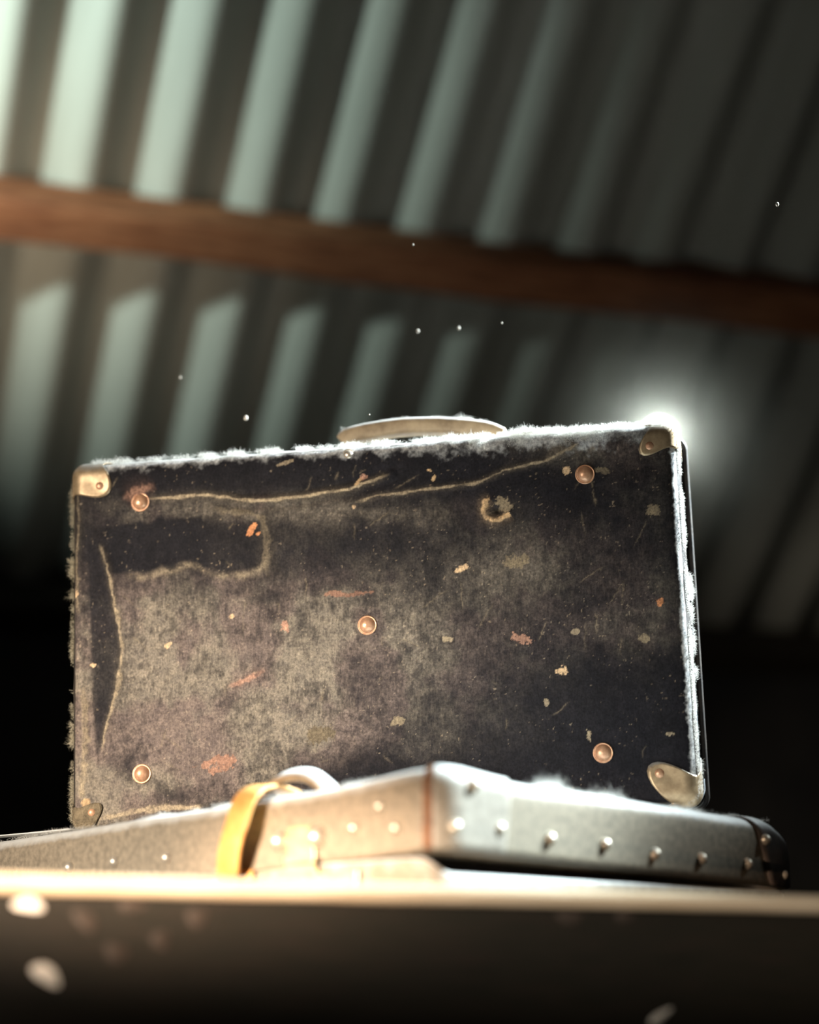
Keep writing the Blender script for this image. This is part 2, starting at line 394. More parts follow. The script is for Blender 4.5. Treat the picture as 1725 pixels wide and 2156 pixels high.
# ================================================================== LYING CASE
YAW = 0.7715
NA = Vector((0.0233, 1.504, 0))
va = Vector((math.sin(YAW), math.cos(YAW), 0)); vb = Vector((-math.cos(YAW), math.sin(YAW), 0))
fm = Matrix(((va.x, vb.x, 0, NA.x), (va.y, vb.y, 0, NA.y), (0, 0, 1, DECK), (0, 0, 0, 1)))
finv = fm.inverted()
flat = tag(empty('trunk', fm), 'low brown studded travelling trunk lying flat under the standing black suitcase', 'suitcase')
LA, LB, RC_ = 0.475, 0.74, 0.024
LIDZ0, LIDH, TOPR = 1.4897 - DECK, 0.0595, 0.014
def contour(inset, n_arc=14, n_side=46):
    """rounded rectangle (a, b) from the near corner round, shrunk by inset"""
    r = max(RC_ - inset, 0.002); x0, x1, y0, y1 = inset, LA - inset, inset, LB - inset
    P = []; 
    cs = [((x0 + r, y0 + r), math.pi), ((x1 - r, y0 + r), 1.5 * math.pi), ((x1 - r, y1 - r), 0), ((x0 + r, y1 - r), .5 * math.pi)]
    for k, ((cx, cy), a0) in enumerate(cs):
        for t in np.linspace(0, math.pi / 2, n_arc): P.append((cx + r * math.cos(a0 + t), cy + r * math.sin(a0 + t)))
        (nx, ny), na_ = cs[(k + 1) % 4]
        e = (nx + r * math.cos(na_), ny + r * math.sin(na_)); b0 = P[-1]
        for t in np.linspace(0, 1, n_side + 1, endpoint=False)[1:]: P.append((b0[0] + (e[0] - b0[0]) * t, b0[1] + (e[1] - b0[1]) * t))
    return np.array(P)
def lid_z(a, b_, top):
    """tilt of the lid plus the lifted near corner and the crowned top"""
    z = LIDZ0 - 0.034 * a - 0.047 * b_
    if top is not None:
        crown = np.clip(np.minimum(np.minimum(a, LA - a), np.minimum(b_, LB - b_)) / 0.10, 0, 1)
        z = z + LIDH + 0.016 * np.sin(crown * math.pi / 2) * top
        z = z + 0.004 * np.exp(-(((a - .02) ** 2 + (b_ - .03) ** 2) / 0.05 ** 2)) * top
    return z
def lid_loops(off=0.0):
    """(inset, height fraction) rings of the lid from the bottom edge up over the rounded shoulder"""
    R = [(0.002 - off, 0.0, 0), (-off, 0.002, 0)]
    for h in np.linspace(0.006, LIDH - TOPR, 7): R.append((-off, h, 0))
    for t in np.linspace(0, math.pi / 2, 8)[1:]: R.append((TOPR - (TOPR + off) * math.cos(t), LIDH - TOPR + (TOPR + off) * math.sin(t), 0))
    return R
def lid_ring(inset, h):
    P = contour(inset); a, b_ = P[:, 0], P[:, 1]
    w = h / LIDH
    tt = np.clip((a - (LA - .055)) / .055, 0, 1); h = h * (1 - .9 * (1 - np.sqrt(1 - np.minimum(tt, .999) ** 2)))
    z = lid_z(a, b_, None) + h + 0.004 * np.exp(-(((a - .02) ** 2 + (b_ - .03) ** 2) / 0.05 ** 2)) * w
    z = z + 0.0012 * (fbm(a, b_, 14, 3, 5) - .5) * 2 * min(1, w)
    return np.stack([a, b_, z], -1)
rings = [lid_ring(i, h) for (i, h, _) in lid_loops()]
for ins in np.linspace(TOPR, 0.2, 18)[1:]:
    P = contour(ins); r = lid_ring(ins, LIDH); cr = min(1, (ins - TOPR) / 0.11)
    r[:, 2] += 0.013 * math.sin(cr * math.pi / 2); rings.append(r)
n = len(rings[0]); V = np.concatenate(rings)
F = []
for k in range(len(rings) - 1):
    for i in range(n): F.append((k * n + i, k * n + (i + 1) % n, (k + 1) * n + (i + 1) % n, (k + 1) * n + i))
F.append(tuple((len(rings) - 1) * n + i for i in range(n)))
F.append(tuple(range(n))[::-1])
mesh_obj('lid', V, F, M['fibre'], flat)
# lower shell, slightly inside the lid line
BZ = 1.4790 - DECK
br = []
for (ins, z) in [(0.012, 0.0), (0.006, 0.002), (0.004, 0.008), (0.004, BZ - 0.003), (0.006, BZ), (0.011, BZ), (0.012, BZ - .004), (0.012, BZ - .02)]:
    P = contour(ins); br.append(np.c_[P, np.full(len(P), z) - (0.012 * P[:, 1] + .007 - .014 * smooth(.02, .004, P[:, 0]) * smooth(-.01, .03, P[:, 1]) if z > .02 else 0)])
V = np.concatenate(br); F = []
for k in range(len(br) - 1):
    for i in range(n): F.append((k * n + i, k * n + (i + 1) % n, (k + 1) * n + (i + 1) % n, (k + 1) * n + i))
F.append(tuple(range(n))[::-1]); F.append(tuple((len(br) - 1) * n + i for i in range(n)))
mesh_obj('lower_shell', V, F, M['fibre'], flat)
br = []
for (ins, z) in [(0.034, BZ - .03), (0.034, BZ + .006), (0.036, BZ + .006)]:
    P = contour(ins); br.append(np.c_[P, z - .020 * P[:, 1] - .02 * P[:, 0]])
V = np.concatenate(br); F = [(k * n + i, k * n + (i + 1) % n, (k + 1) * n + (i + 1) % n, (k + 1) * n + i) for k in range(2) for i in range(n)]
mesh_obj('lining', V, F, M['lining'], flat)  # black band added inside the rims so the lid gap reads as shade

# leather corner caps follow the lid surface a little proud of it
NARC, NSIDE = 14, 46
def cap(i0, i1, slant0, slant1, mat, name='corner_cap'):
    loops = lid_loops(0.0022); allr = [lid_ring(i, h) for (i, h, _) in loops] + [lid_ring(q, LIDH + .0022) for q in (TOPR + .008, TOPR + .018)]
    cols = 26; V = []
    for k, r in enumerate(allr):
        f = k / (len(allr) - 1)
        lo = i0 + slant0 * f; hi = i1 + slant1 * f
        q = np.linspace(lo, hi, cols); i = np.floor(q).astype(int); t = (q - i)[:, None]
        V.append(r[i % n] * (1 - t) + r[(i + 1) % n] * t)
    V = np.stack(V, 1).reshape(-1, 3)
    o = mesh_obj(name, V, grid_faces(cols, len(allr)), mat, flat); solid(o, 0.002, -1); return o
step = NARC + NSIDE
cap(4.5, NARC + 4.0, 0.0, 2.0, M['cap_grey'])
cap(2.2, 4.5, 0.0, 0.0, M['cap_brown'], 'cap_edge')            # near corner
c2 = cap(step - 2.2, step + NARC + 5, -4.2, 0, M['cap_leather'])   # far right corner
c2['label'] = 'dark leather corner cap with a stitched edge'
cap(2 * step - 4, 2 * step + NARC + 4, 0, 0, M['cap_leather'])
cap(3 * step - 4, 3 * step + NARC + 4, 0, 0, M['cap_leather'])
# studs
stud_v, stud_f = lathe_vf([(0.0052, -0.002), (0.0052, 0.0), (0.0050, 0.0018), (0.0038, 0.0040), (0.0020, 0.0054), (0.0, 0.0058)], 16)
stud_me = None
def stud(px, py, face, off=0.0, scale=1.0, mat=None, name='stud'):
    global stud_me
    nrm = -vb if face == 'right' else -va
    p0 = Vector((NA.x, NA.y, 1.5)) + nrm * off
    p = hit(px, py, p0, nrm)
    if stud_me is None:
        o = mesh_obj(name, stud_v, stud_f, M['stud'], flat); stud_me = o.data
    else:
        o = bpy.data.objects.new(name, stud_me); C.objects.link(o); o.parent = flat
    rot = (finv.to_3x3() @ nrm).to_track_quat('Z', 'Y').to_matrix().to_4x4()
    o.matrix_local = Matrix.Translation(finv @ p) @ rot @ Matrix.Scale(scale, 4)
    return o
for (x, y) in [(1050, 1745), (1157, 1766), (1273, 1778), (1378, 1798), (1476, 1808), (1573, 1819)]: stud(x, y, 'right')
for (x, y) in [(957, 1741), (997, 1652)]: stud(x, y, 'right', 0.0022)
for (x, y) in [(803, 1698), (748, 1743), (836, 1743), (353, 1806), (243, 1814), (148, 1826)]: stud(x, y, 'left')
stud(1611, 1768, 'right', 0.0022); stud(1648, 1842, 'right', -0.001)

def left_pt(px, py, off):
    """point on a plane standing off the hasp side of the trunk, in trunk space"""
    return finv @ hit(px, py, Vector((NA.x, NA.y, 1.5)) - va * off, -va)
def strap_obj(name, pts, width_dir, w, t, mat, parent, per=8):
    P = spline(pts, per); wd = np.array(width_dir, float); wd /= np.linalg.norm(wd); V = []
    for i, p in enumerate(P):
        tg = P[min(i + 1, len(P) - 1)] - P[max(i - 1, 0)]; nn = np.cross(tg, wd); nn /= np.linalg.norm(nn)
        ww = w[i * (len(w) - 1) // (len(P) - 1)] if hasattr(w, '__len__') else w
        prof = [(-1, -.6), (-.86, -1), (.86, -1), (1, -.6), (1, .6), (.86, 1), (-.86, 1), (-1, .6)]
        for (x, y) in prof: V.append(p + wd * x * ww / 2 + nn * y * t / 2)
    k = 8; m_ = len(P)
    F = [(i * k + j, i * k + (j + 1) % k, (i + 1) * k + (j + 1) % k, (i + 1) * k + j) for i in range(m_ - 1) for j in range(k)]
    F += [tuple(range(k))[::-1], tuple((m_ - 1) * k + j for j in range(k))]
    return mesh_obj(name, V, F, mat, parent)
def plate(name, poly, off, thick, mat, parent, bw=0.0008):
    """flat plate on the hasp side, outline given in the photo frame"""
    A = [left_pt(x, y, off) for x, y in poly]; B = [left_pt(x, y, off + thick) for x, y in poly]
    k = len(poly); V = A + B
    F = [tuple(range(k)), tuple(range(2 * k - 1, k - 1, -1))] + [(i, (i + 1) % k + 0, (i + 1) % k + k, i + k) for i in range(k)]
    o = mesh_obj(name, V, F, mat, parent, smooth=False)
    import bmesh
    bm = bmesh.new(); bm.from_mesh(o.data); bmesh.ops.recalc_face_normals(bm, faces=bm.faces); bm.to_mesh(o.data); bm.free()
    bevel(o, bw); return o
# tan leather strap that loops off the lid over the edge
sp = [left_pt(610, 1668, -0.05), left_pt(568, 1655, -0.025), left_pt(533, 1664, 0.004), left_pt(512, 1692, 0.016), left_pt(497, 1740, 0.021), left_pt(484, 1790, 0.020), left_pt(480, 1832, 0.015), left_pt(482, 1850, 0.004)]
st = strap_obj('strap', sp, (0, 1, 0.05), 0.027, 0.0032, M['leather_tan'], flat); st['label'] = 'tan leather strap'
ap = [left_pt(562, 1668, -0.03), left_pt(585, 1643, -0.034), left_pt(622, 1631, -0.036), left_pt(660, 1636, -0.038), left_pt(700, 1668, -0.04)]
o = strap_obj('carrying_handle', ap, (0.9, 0, 0.5), 0.016, 0.006, M['leather_grey'], flat); o['label'] = 'arched carrying handle of the trunk'
hp = plate('hasp', [(604, 1750), (612, 1741), (650, 1738), (660, 1746), (662, 1808), (606, 1812)], 0.0, 0.004, M['brass'], flat)
plate('hinge_barrel', [(598, 1806), (662, 1802), (662, 1816), (598, 1820)], 0.002, 0.006, M['brass'], hp)
plate('lock_plate', [(600, 1822), (662, 1818), (668, 1838), (752, 1832), (753, 1876), (604, 1884)], -0.002, 0.004, M['brass'], flat)
stud(592, 1771, 'left', 0, 1.7, name='hasp_boss')
o = stud(672, 1762, 'left', 0, 1.8, name='hasp_boss')
plate('leather_tab', [(497, 1834), (532, 1831), (533, 1852), (497, 1856)], -0.003, 0.005, M['leather_tan'], flat)
# curled scrap of paper lying at the far end of the lid
ga, gb = np.meshgrid(np.linspace(.010, .046, 8), np.linspace(.48, .66, 20), indexing='ij')
gz = LIDZ0 - .034 * ga - .047 * gb + LIDH + .0012 + .008 * ((gb - .48) / .18) ** 1.2 * (.9 + .4 * ga / .085) + .004 * np.sin(np.clip((ga - .014) / .11, 0, 1) * math.pi / 2)
pc = mesh_obj('paper_scrap', np.stack([ga, gb, gz], -1), grid_faces(8, 20), M['paper']); pc.matrix_world = fm; solid(pc, .0006, 1)
tag(pc, 'pale curled paper scrap lying on the brown trunk lid beside the black suitcase', 'paper')

# ================================================================== STANDING SUITCASE
W, H, D, RR = 0.606, 0.366, 0.072, 0.013
RX, RY, RZ = 0.0213, -0.0311, -0.1555
from mathutils import Euler
R3 = (Matrix.Rotation(RZ, 4, 'Z') @ Matrix.Rotation(RY, 4, 'Y') @ Matrix.Rotation(RX, 4, 'X'))
SO = Vector((-0.0290, 1.8988, 1.5410))
sm = Matrix.Translation(SO) @ R3
sinv = sm.inverted()
case = tag(empty('suitcase', sm), 'worn black suitcase with metal corners standing upright on the brown trunk', 'suitcase')
FN = (R3.to_3x3() @ Vector((0, -1, 0))).normalized()
def face_pt(px, py, y=0.0):
    return sinv @ hit(px, py, SO - FN * y, FN)
# linear map photo frame <-> face coordinates as numpy
def face_to_px(X, Z):
    m = np.array(sm); P = np.stack([X, np.zeros_like(X), Z], -1) @ m[:3, :3].T + m[:3, 3]
    d = P - np.array(CAM); f = d @ np.array(FWD); return 862.5 + FPX * d[..., 0] / f, 1078 - FPX * (d @ np.array(UPV)) / f
def round_box(P, lo, hi, r):
    """push points on a box surface to the rounded box"""
    Q = np.clip(P, np.array(lo) + r, np.array(hi) - r); d = P - Q; l = np.linalg.norm(d, axis=-1, keepdims=True)
    return Q + d / np.maximum(l, 1e-9) * r, d / np.maximum(l, 1e-9)
LO, HI = (-W / 2, 0.0, 0.0), (W / 2, D, H)

CR1 = [(300, 1052), (375, 1047), (430, 1041), (470, 1046), (520, 1053), (560, 1051), (600, 1050), (645, 1043), (690, 1035), (735, 1029), (770, 1017), (800, 1007), (826, 998)]
CR2 = [(735, 1060), (790, 1046), (850, 1036), (910, 1028), (960, 1022), (1000, 1018), (1030, 1005), (1060, 991), (1100, 980), (1150, 970), (1200, 945), (1262, 903)]
CR3 = [(207, 1140), (225, 1190), (238, 1250), (248, 1310), (257, 1362), (250, 1410), (240, 1470), (225, 1530), (212, 1590)]
CR4 = [(172, 1100), (178, 1200), (182, 1320), (184, 1450), (190, 1550), (196, 1620)]
CR5 = [(300, 1205), (340, 1190), (380, 1182), (405, 1178)]
CR6 = [(470, 1446), (510, 1434), (545, 1415), (562, 1404)]
CR7 = [(425, 1062), (470, 1075), (520, 1080), (552, 1090), (562, 1130), (558, 1175), (565, 1225)]
CR8 = [(255, 1050), (300, 1032), (330, 1022)]
HOLE = [(1034, 1050), (1022, 1056), (1019, 1072), (1024, 1088), (1037, 1096), (1052, 1094), (1066, 1086), (1074, 1080)]

def relief(px, py):
    """how far the cloth stands out of the face (metres)"""
    z = 0.0030 * (fbm(px, py, 1 / 260., 3, 3) - .5) + 0.0007 * (fbm(px, py, 1 / 45., 4, 8) - .5)
    for pts, w, h in ((CR1, 9, .0013), (CR2, 9, .0011), (CR3, 10, .0016), (CR7, 12, .0006), (CR6, 7, .0006), (CR5, 8, .0006), (CR8, 9, .0007)):
        d, f = dist_poly(px, py, pts); e = smooth(0, .12, f) * smooth(1, .88, f)
        z = z + h * np.exp(-(d / w) ** 2) * (0.4 + 0.6 * e)
    d, f = dist_poly(px, py, CR1[3:] ); z = z - 0.0012 * np.exp(-((d - 14) / 8) ** 2)
    d, f = dist_poly(px, py, CR4); z = z - 0.0016 * np.exp(-(d / 12) ** 2)
    z = z + 0.0018 * np.exp(-((px - 350) / 120) ** 2 - ((py - 1580) / 60) ** 2) - 0.0022 * np.exp(-((px - 300) / 80) ** 2 - ((py - 1150) / 45) ** 2)
    d, f = dist_poly(px, py, HOLE); z = z + 0.0012 * np.exp(-(d / 7) ** 2)
    z = z - 0.0030 * np.exp(-((px - 1046) / 12) ** 2 - ((py - 1074) / 9) ** 2)
    return z

def stain(px, py):
    """colour of the cloth: charcoal with pale dust, tan scuffs and bare threads"""
    n1 = fbm(px, py, 1 / 160., 5, 21); n2 = fbm(px, py, 1 / 40., 5, 31); n3 = fbm(px, py, 1 / 14., 4, 41); n4 = fbm(px * 2.2, py * .5, 1 / 9., 3, 47)
    base = np.stack([np.full(px.shape, c) for c in (0.011, 0.0105, 0.0135)], -1)
    base = base * (0.75 + 0.6 * n2)[..., None]
    dust = np.array([0.222, 0.193, 0.152]); dust2 = np.array([0.165, 0.130, 0.112])
    def g(x, y, a, b_): return np.exp(-((px - x) / a) ** 2 - ((py - y) / b_) ** 2)
    d = 1.0 * g(430, 1440, 300, 190) + 0.75 * g(240, 1640, 150, 90) + 0.9 * g(420, 1590, 260, 80) + 0.55 * g(660, 1330, 240, 150) \
        + 0.35 * g(820, 1450, 200, 160) + 0.40 * g(1130, 1180, 160, 70) + 0.25 * g(1350, 1180, 80, 260) + 0.5 * g(600, 1075, 260, 30) + 0.35 * g(800, 1080, 180, 30) \
        + 0.6 * g(1240, 940, 130, 35) + 0.3 * g(1000, 1300, 260, 120) + 0.55 * g(165, 1560, 30, 240) + 0.35 * g(330, 1075, 110, 30) + 0.2 * g(1330, 1320, 120, 60) + 0.45 * g(300, 1300, 110, 120)
    # clean dark patches with a crisp tide line
    wob = 22 * (fbm(px, py, 1 / 45., 4, 83) - .5) * 2
    low_y = np.interp(px, [200, 240, 300, 340, 400, 450, 500, 545, 562, 600], [1200, 1204, 1202, 1190, 1180, 1196, 1204, 1190, 1170, 1120]) + wob * .5
    hi_y = np.interp(px, [200, 260, 330, 430, 520, 562, 600], [1110, 1100, 1080, 1082, 1092, 1102, 1120]) + wob
    patch = smooth(-4, 9, py - hi_y) * smooth(5, -5, py - low_y) * smooth(200, 240, px) * smooth(585, 555, px + wob * .4)
    d = d * (1 - patch * (0.95 - .35 * smooth(400, 470, px)))
    x3 = np.interp(py, [1140, 1190, 1250, 1310, 1362, 1410, 1470, 1530, 1590, 1640], [207, 225, 238, 248, 257, 250, 240, 225, 212, 205])
    x4 = np.interp(py, [1100, 1200, 1320, 1450, 1550, 1620], [178, 186, 190, 192, 198, 204])
    strip = smooth(-5, 5, px - x4) * smooth(4, -5, px - x3 + wob * .15) * smooth(1090, 1180, py) * smooth(1660, 1560, py)
    d = d * (1 - .85 * strip)
    d = d + .8 * g(168, 1560, 22, 150) + .8 * g(200, 1700, 70, 45) + .35 * g(330, 1660, 130, 40)
    d = d * (1 - .6 * g(720, 1160, 150, 90)) * (1 - .55 * g(760, 1400, 60, 60)) * (1 - .7 * g(265, 1610, 45, 50)) * (1 - .6 * g(370, 1670, 60, 22))
    d = d * (1 - .85 * smooth(1150, 1300, px) * smooth(1330, 1480, py)) * (1 - .9 * smooth(1560, 1650, py) * smooth(560, 700, px))
    n5 = fbm(px, py, 1 / 70., 6, 51, .62)
    d = d * smooth(.12, .66, n1 * .5 + n5 * .5 + d * .22) * (0.40 + 1.0 * smooth(.32, .68, n3 * .35 + n4 * .25 + n5 * .4)) * (.85 + .3 * smooth(.35, .65, fbm(px, py, 1 / 5., 2, 97)))
    d = np.clip(d, 0, 1.1)
    tint = smooth(.42, .62, fbm(px, py, 1 / 110., 4, 61))[..., None]
    base = base * (1 - .5 * np.clip(d, 0, 1))[..., None]
    col = base + d[..., None] * (dust * (1 - tint) + dust2 * tint) * 0.85
    # speckle of lint and grit
    sp_ = smooth(.82, .88, fbm(px, py, 1 / 5., 2, 71)) * smooth(.45, .6, n2) ; col = col + sp_[..., None] * np.array([.16, .13, .09])
    sp2 = .7 * smooth(.83, .88, fbm(px, py, 1 / 6., 2, 75)) * smooth(.45, .6, fbm(px, py, 1 / 120., 3, 78)); col = col + sp2[..., None] * np.array([.22, .17, .11])
    tan = np.array([0.52, 0.36, 0.20]); pale = np.array([0.43, 0.35, 0.235]); pink = np.array([0.42, 0.24, 0.17])
    def line(pts, w, c, k, fade=.08):
        nonlocal col
        d_, f = dist_poly(px + 5 * (n3 - .5) * 2, py + 5 * (n2 - .5) * 2, pts)
        ww = w * (0.45 + 1.1 * vnoise(f * 19 + len(pts), f * 0 + w, 66))
        a = smooth(1.0, .35, d_ / ww * (0.6 + .9 * n3)) * smooth(0, fade, f) * smooth(1, 1 - fade, f) * k * (0.55 + .45 * smooth(.28, .46, fbm(px, py, 1 / 11., 3, 95)))
        a = np.maximum(a, .16 * k * np.exp(-(d_ / (w * 1.7)) ** 2) * smooth(0, fade, f) * smooth(1, 1 - fade, f))
        col = col * (1 - a[..., None]) + c * a[..., None]
    # torn flakes
    def fl(x, y, a, b_, ang, c):
        nonlocal col
        dx, dy = px - x, py - y; u = dx * math.cos(ang) + dy * math.sin(ang); v = -dx * math.sin(ang) + dy * math.cos(ang)
        k = smooth(1.15, .8, (u / a) ** 2 + (v / b_) ** 2 + 3.0 * (n3 - .5) + 2.0 * (fbm(px, py, 1 / 5., 2, 77) - .5)); col = col * (1 - k[..., None]) + np.array(c) * k[..., None]
    line(CR1, 4.6, pale, .95); line(CR2, 4, pale, .7); line(CR3, 4.5, pale * .8, .85); line(CR6, 7, pink, .75, .3); line(CR7, 9, pale * .55, .5, .2); line(CR8, 13, pink * .9, .7, .3)
    tide = np.exp(-((py - low_y - 9) / 8) ** 2) * smooth(255, 300, px) * smooth(590, 540, px) * (.25 + .6 * smooth(.4, .6, n3)); col = col * (1 - .5 * tide[..., None]) + pale * .5 * tide[..., None]
    fl(1058, 1060, 20, 13, .5, pale * .55); line(HOLE, 7, tan * 1.1, 1, .01)
    line([(190, 1730), (280, 1708), (350, 1702), (430, 1700)], 7, pale, .8)
    line([(176, 1440), (178, 1560), (172, 1690)], 9, pale * .75, .7)
    line([(158, 1010), (166, 1080), (160, 1180), (163, 1300)], 5, pale * .6, .6)
    org_ = (0.62, 0.27, 0.12); crm = (0.60, 0.43, 0.26)
    for a in [(530, 1113, 17, 6, -1.0, org_), (544, 1122, 6, 5, 0, org_), (971, 1196, 15, 6, -.35, crm), (1182, 1410, 12, 11, 0.3, crm), (1391, 1266, 9, 11, 0, org_), (1195, 990, 7, 13, -.6, crm),
              (487, 1297, 6, 5, 0, crm), (598, 1320, 9, 14, -.5, pink), (355, 1357, 9, 6, -.8, crm), (755, 1012, 11, 4, -.8, tan), (765, 1003, 7, 8, 0, pink), (1100, 1345, 22, 9, .3, pink * .8),
              (1358, 1345, 14, 9, .2, pale * .6), (1212, 1328, 8, 7, 0, pale * .8), (1150, 1478, 5, 7, 0, pale * .6), (1240, 1548, 5, 13, -.15, pale * .8), (1410, 1545, 8, 4, 0, pale * .7), (455, 1610, 38, 17, -.15, pink * .75),
              (600, 975, 16, 4, -.3, pale * .7), (905, 990, 8, 3, .5, tan), (913, 1006, 3, 6, .3, tan), (1375, 1075, 14, 12, 0, pale * .5), (940, 1345, 10, 6, 0, pale * .8), (705, 1250, 26, 6, 0, pink * .6), (1270, 990, 25, 6, 0, pale * .4),
              (1090, 1180, 25, 15, 0, pale * .5), (745, 1066, 4, 4, 0, crm), (180, 1690, 9, 8, 0, tan), (750, 1250, 30, 5, -.1, pink * .5), (675, 1545, 26, 20, 0, pale * .35), (835, 1520, 14, 10, 0, pale * .5), (195, 1400, 6, 4, 0, crm), (157, 1248, 7, 8, 0, crm)]:
        fl(*a)
    # long fine scratches
    r = np.random.default_rng(5)
    for _ in range(46):
        x = r.uniform(250, 1380); y = r.uniform(960, 1640); L = r.uniform(20, 90); an = r.choice([1.5, 1.6, .6, -.5, 2.2]) + r.uniform(-.2, .2)
        line([(x, y), (x + L * math.cos(an), y + L * math.sin(an))], 1.9, pale * .55, r.uniform(.25, .6), .3)
    col = col * (1 - 0.9 * np.exp(-((px - 1046) / 11) ** 2 - ((py - 1075) / 7) ** 2))[..., None]
    return np.clip(col, 0.004, 0.9)

def case_face():
    nx, nz = 620, 380
    gx, gz = np.meshgrid(np.linspace(-W / 2, W / 2, nx), np.linspace(0, H, nz), indexing='ij')
    P = np.stack([gx, np.zeros_like(gx), gz], -1)
    Q, Nn = round_box(P, LO, HI, RR)
    px, py = face_to_px(Q[..., 0], Q[..., 2])
    edge = np.minimum(np.minimum(gx + W / 2, W / 2 - gx), np.minimum(gz, H - gz))
    rl = relief(px, py) * smooth(0.0, 0.02, edge)
    # cloth sags in a little inside the stiff rim
    sag = 0.0022 * smooth(0.012, 0.045, edge)
    Q = Q + Nn * rl[..., None]; Q[..., 1] += sag
    Q[..., 1] += 0.0
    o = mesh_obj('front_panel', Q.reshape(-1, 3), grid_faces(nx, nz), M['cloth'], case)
    col = stain(px, py)
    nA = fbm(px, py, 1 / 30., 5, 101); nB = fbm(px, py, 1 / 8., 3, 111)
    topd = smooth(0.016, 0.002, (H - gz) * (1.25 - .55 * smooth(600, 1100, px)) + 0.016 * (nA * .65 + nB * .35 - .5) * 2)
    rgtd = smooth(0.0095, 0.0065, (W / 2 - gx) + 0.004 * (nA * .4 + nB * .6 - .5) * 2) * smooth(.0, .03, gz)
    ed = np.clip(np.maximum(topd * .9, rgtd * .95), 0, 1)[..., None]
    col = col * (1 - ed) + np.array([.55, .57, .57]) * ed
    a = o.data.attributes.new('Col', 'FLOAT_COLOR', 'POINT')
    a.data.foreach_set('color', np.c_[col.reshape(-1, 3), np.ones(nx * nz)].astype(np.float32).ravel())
    return o
case_face()
# the other walls of the two half-shells
def shell_walls(name, lo, hi, r, mat, back=False, front=False):
    """side walls of a rounded box (grids around the rim), optionally closed at the back"""
    V = []; F = []; off = 0
    lo = np.array(lo); hi = np.array(hi)
    def add(fn, na_, nb_):
        nonlocal off
        a, b_ = np.meshgrid(np.linspace(0, 1, na_), np.linspace(0, 1, nb_), indexing='ij')
        P = lo + (hi - lo) * np.stack(fn(a, b_), -1)
        Q, N_ = round_box(P, lo, hi, r)
        q = 0.0008 * (fbm(Q[..., 0] * 100 + Q[..., 1] * 37, Q[..., 2] * 100 + Q[..., 1] * 53, .35, 3, 90) - .5) * 2
        Q = Q + N_ * q[..., None]
        V.append(Q.reshape(-1, 3)); F.append(grid_faces(na_, nb_) + off); off += na_ * nb_
    o_ = lambda a: np.ones_like(a); z_ = lambda a: np.zeros_like(a)
    add(lambda a, b_: (a, b_, o_(a)), 160, 24); add(lambda a, b_: (a, b_, z_(a)), 160, 24)
    add(lambda a, b_: (z_(a), a, b_), 24, 110); add(lambda a, b_: (o_(a), a, b_), 24, 110)
    if back: add(lambda a, b_: (a, o_(a), b_), 80, 60)
    if front: add(lambda a, b_: (a, z_(a), b_), 80, 60)
    return mesh_obj(name, np.concatenate(V), np.concatenate(F), mat, case)
shell_walls('front_shell', LO, HI, RR, M['cloth_side'], back=True)
G = 0.004
LO2, HI2 = (-W / 2 - G, D + 0.004, -0.0), (W / 2 + G, D + 0.078, H + G * .6)
shell_walls('back_shell', LO2, HI2, RR, M['cloth_side'], back=True, front=True)
# metal binding round the meeting edges of the two shells
def rim(name, lo, hi, y, r, mat, grow=0.0):
    x0, x1, z0, z1 = lo[0] - grow, hi[0] + grow, lo[2] - 0, hi[2] + grow; R_ = 0.014; P = []
    for (cx, cz, a0) in [(x1 - R_, z1 - R_, 0), (x0 + R_, z1 - R_, .5 * math.pi), (x0 + R_, z0 + R_, math.pi), (x1 - R_, z0 + R_, 1.5 * math.pi)]:
        for t in np.linspace(0, math.pi / 2, 9): P.append((cx + R_ * math.cos(a0 + t), y, cz + R_ * math.sin(a0 + t)))
    P.append(P[0]); V, F = tube_vf(P, r, 8); return mesh_obj(name, V, F[:-2], mat, case)
rim('binding', LO2, HI2, D + 0.010, 0.0028, M['cloth_side'], 0.001)

# rivets: domed head in a rolled rim
riv_v, riv_f = lathe_vf([(0.0096, -0.001), (0.0096, 0.0004), (0.0092, 0.0012), (0.0086, 0.0011), (0.0080, 0.0006), (0.0077, 0.0012), (0.0068, 0.0028), (0.0050, 0.0043), (0.0028, 0.0051), (0.0, 0.0054)], 28)
riv_me = None
def rivet(px, py, name='rivet', s=1.0, up=0.0, parent=None, local=None, yoff=0.0015):
    global riv_me
    if riv_me is None:
        o = mesh_obj(name, riv_v, riv_f, M['rivet'], case); riv_me = o.data
    else:
        o = bpy.data.objects.new(name, riv_me); C.objects.link(o); o.parent = parent or case
    p = local if local is not None else face_pt(px, py)
    p = Vector((p.x, yoff - up, p.z))
    o.matrix_local = Matrix.Translation(p) @ Matrix.Rotation(math.pi / 2, 4, 'X') @ Matrix.Scale(s, 4)
    return o
for (x, y) in [(295, 1057), (1232, 998), (773, 1316), (298, 1629), (1270, 1585)]:
    rivet(x, y)
rv = rivet(733, 957, 'top_stud', .62); rv['label'] = 'shiny stud near the top edge'; rv.material_slots[0].link = 'OBJECT'; rv.material_slots[0].material = M['stud']

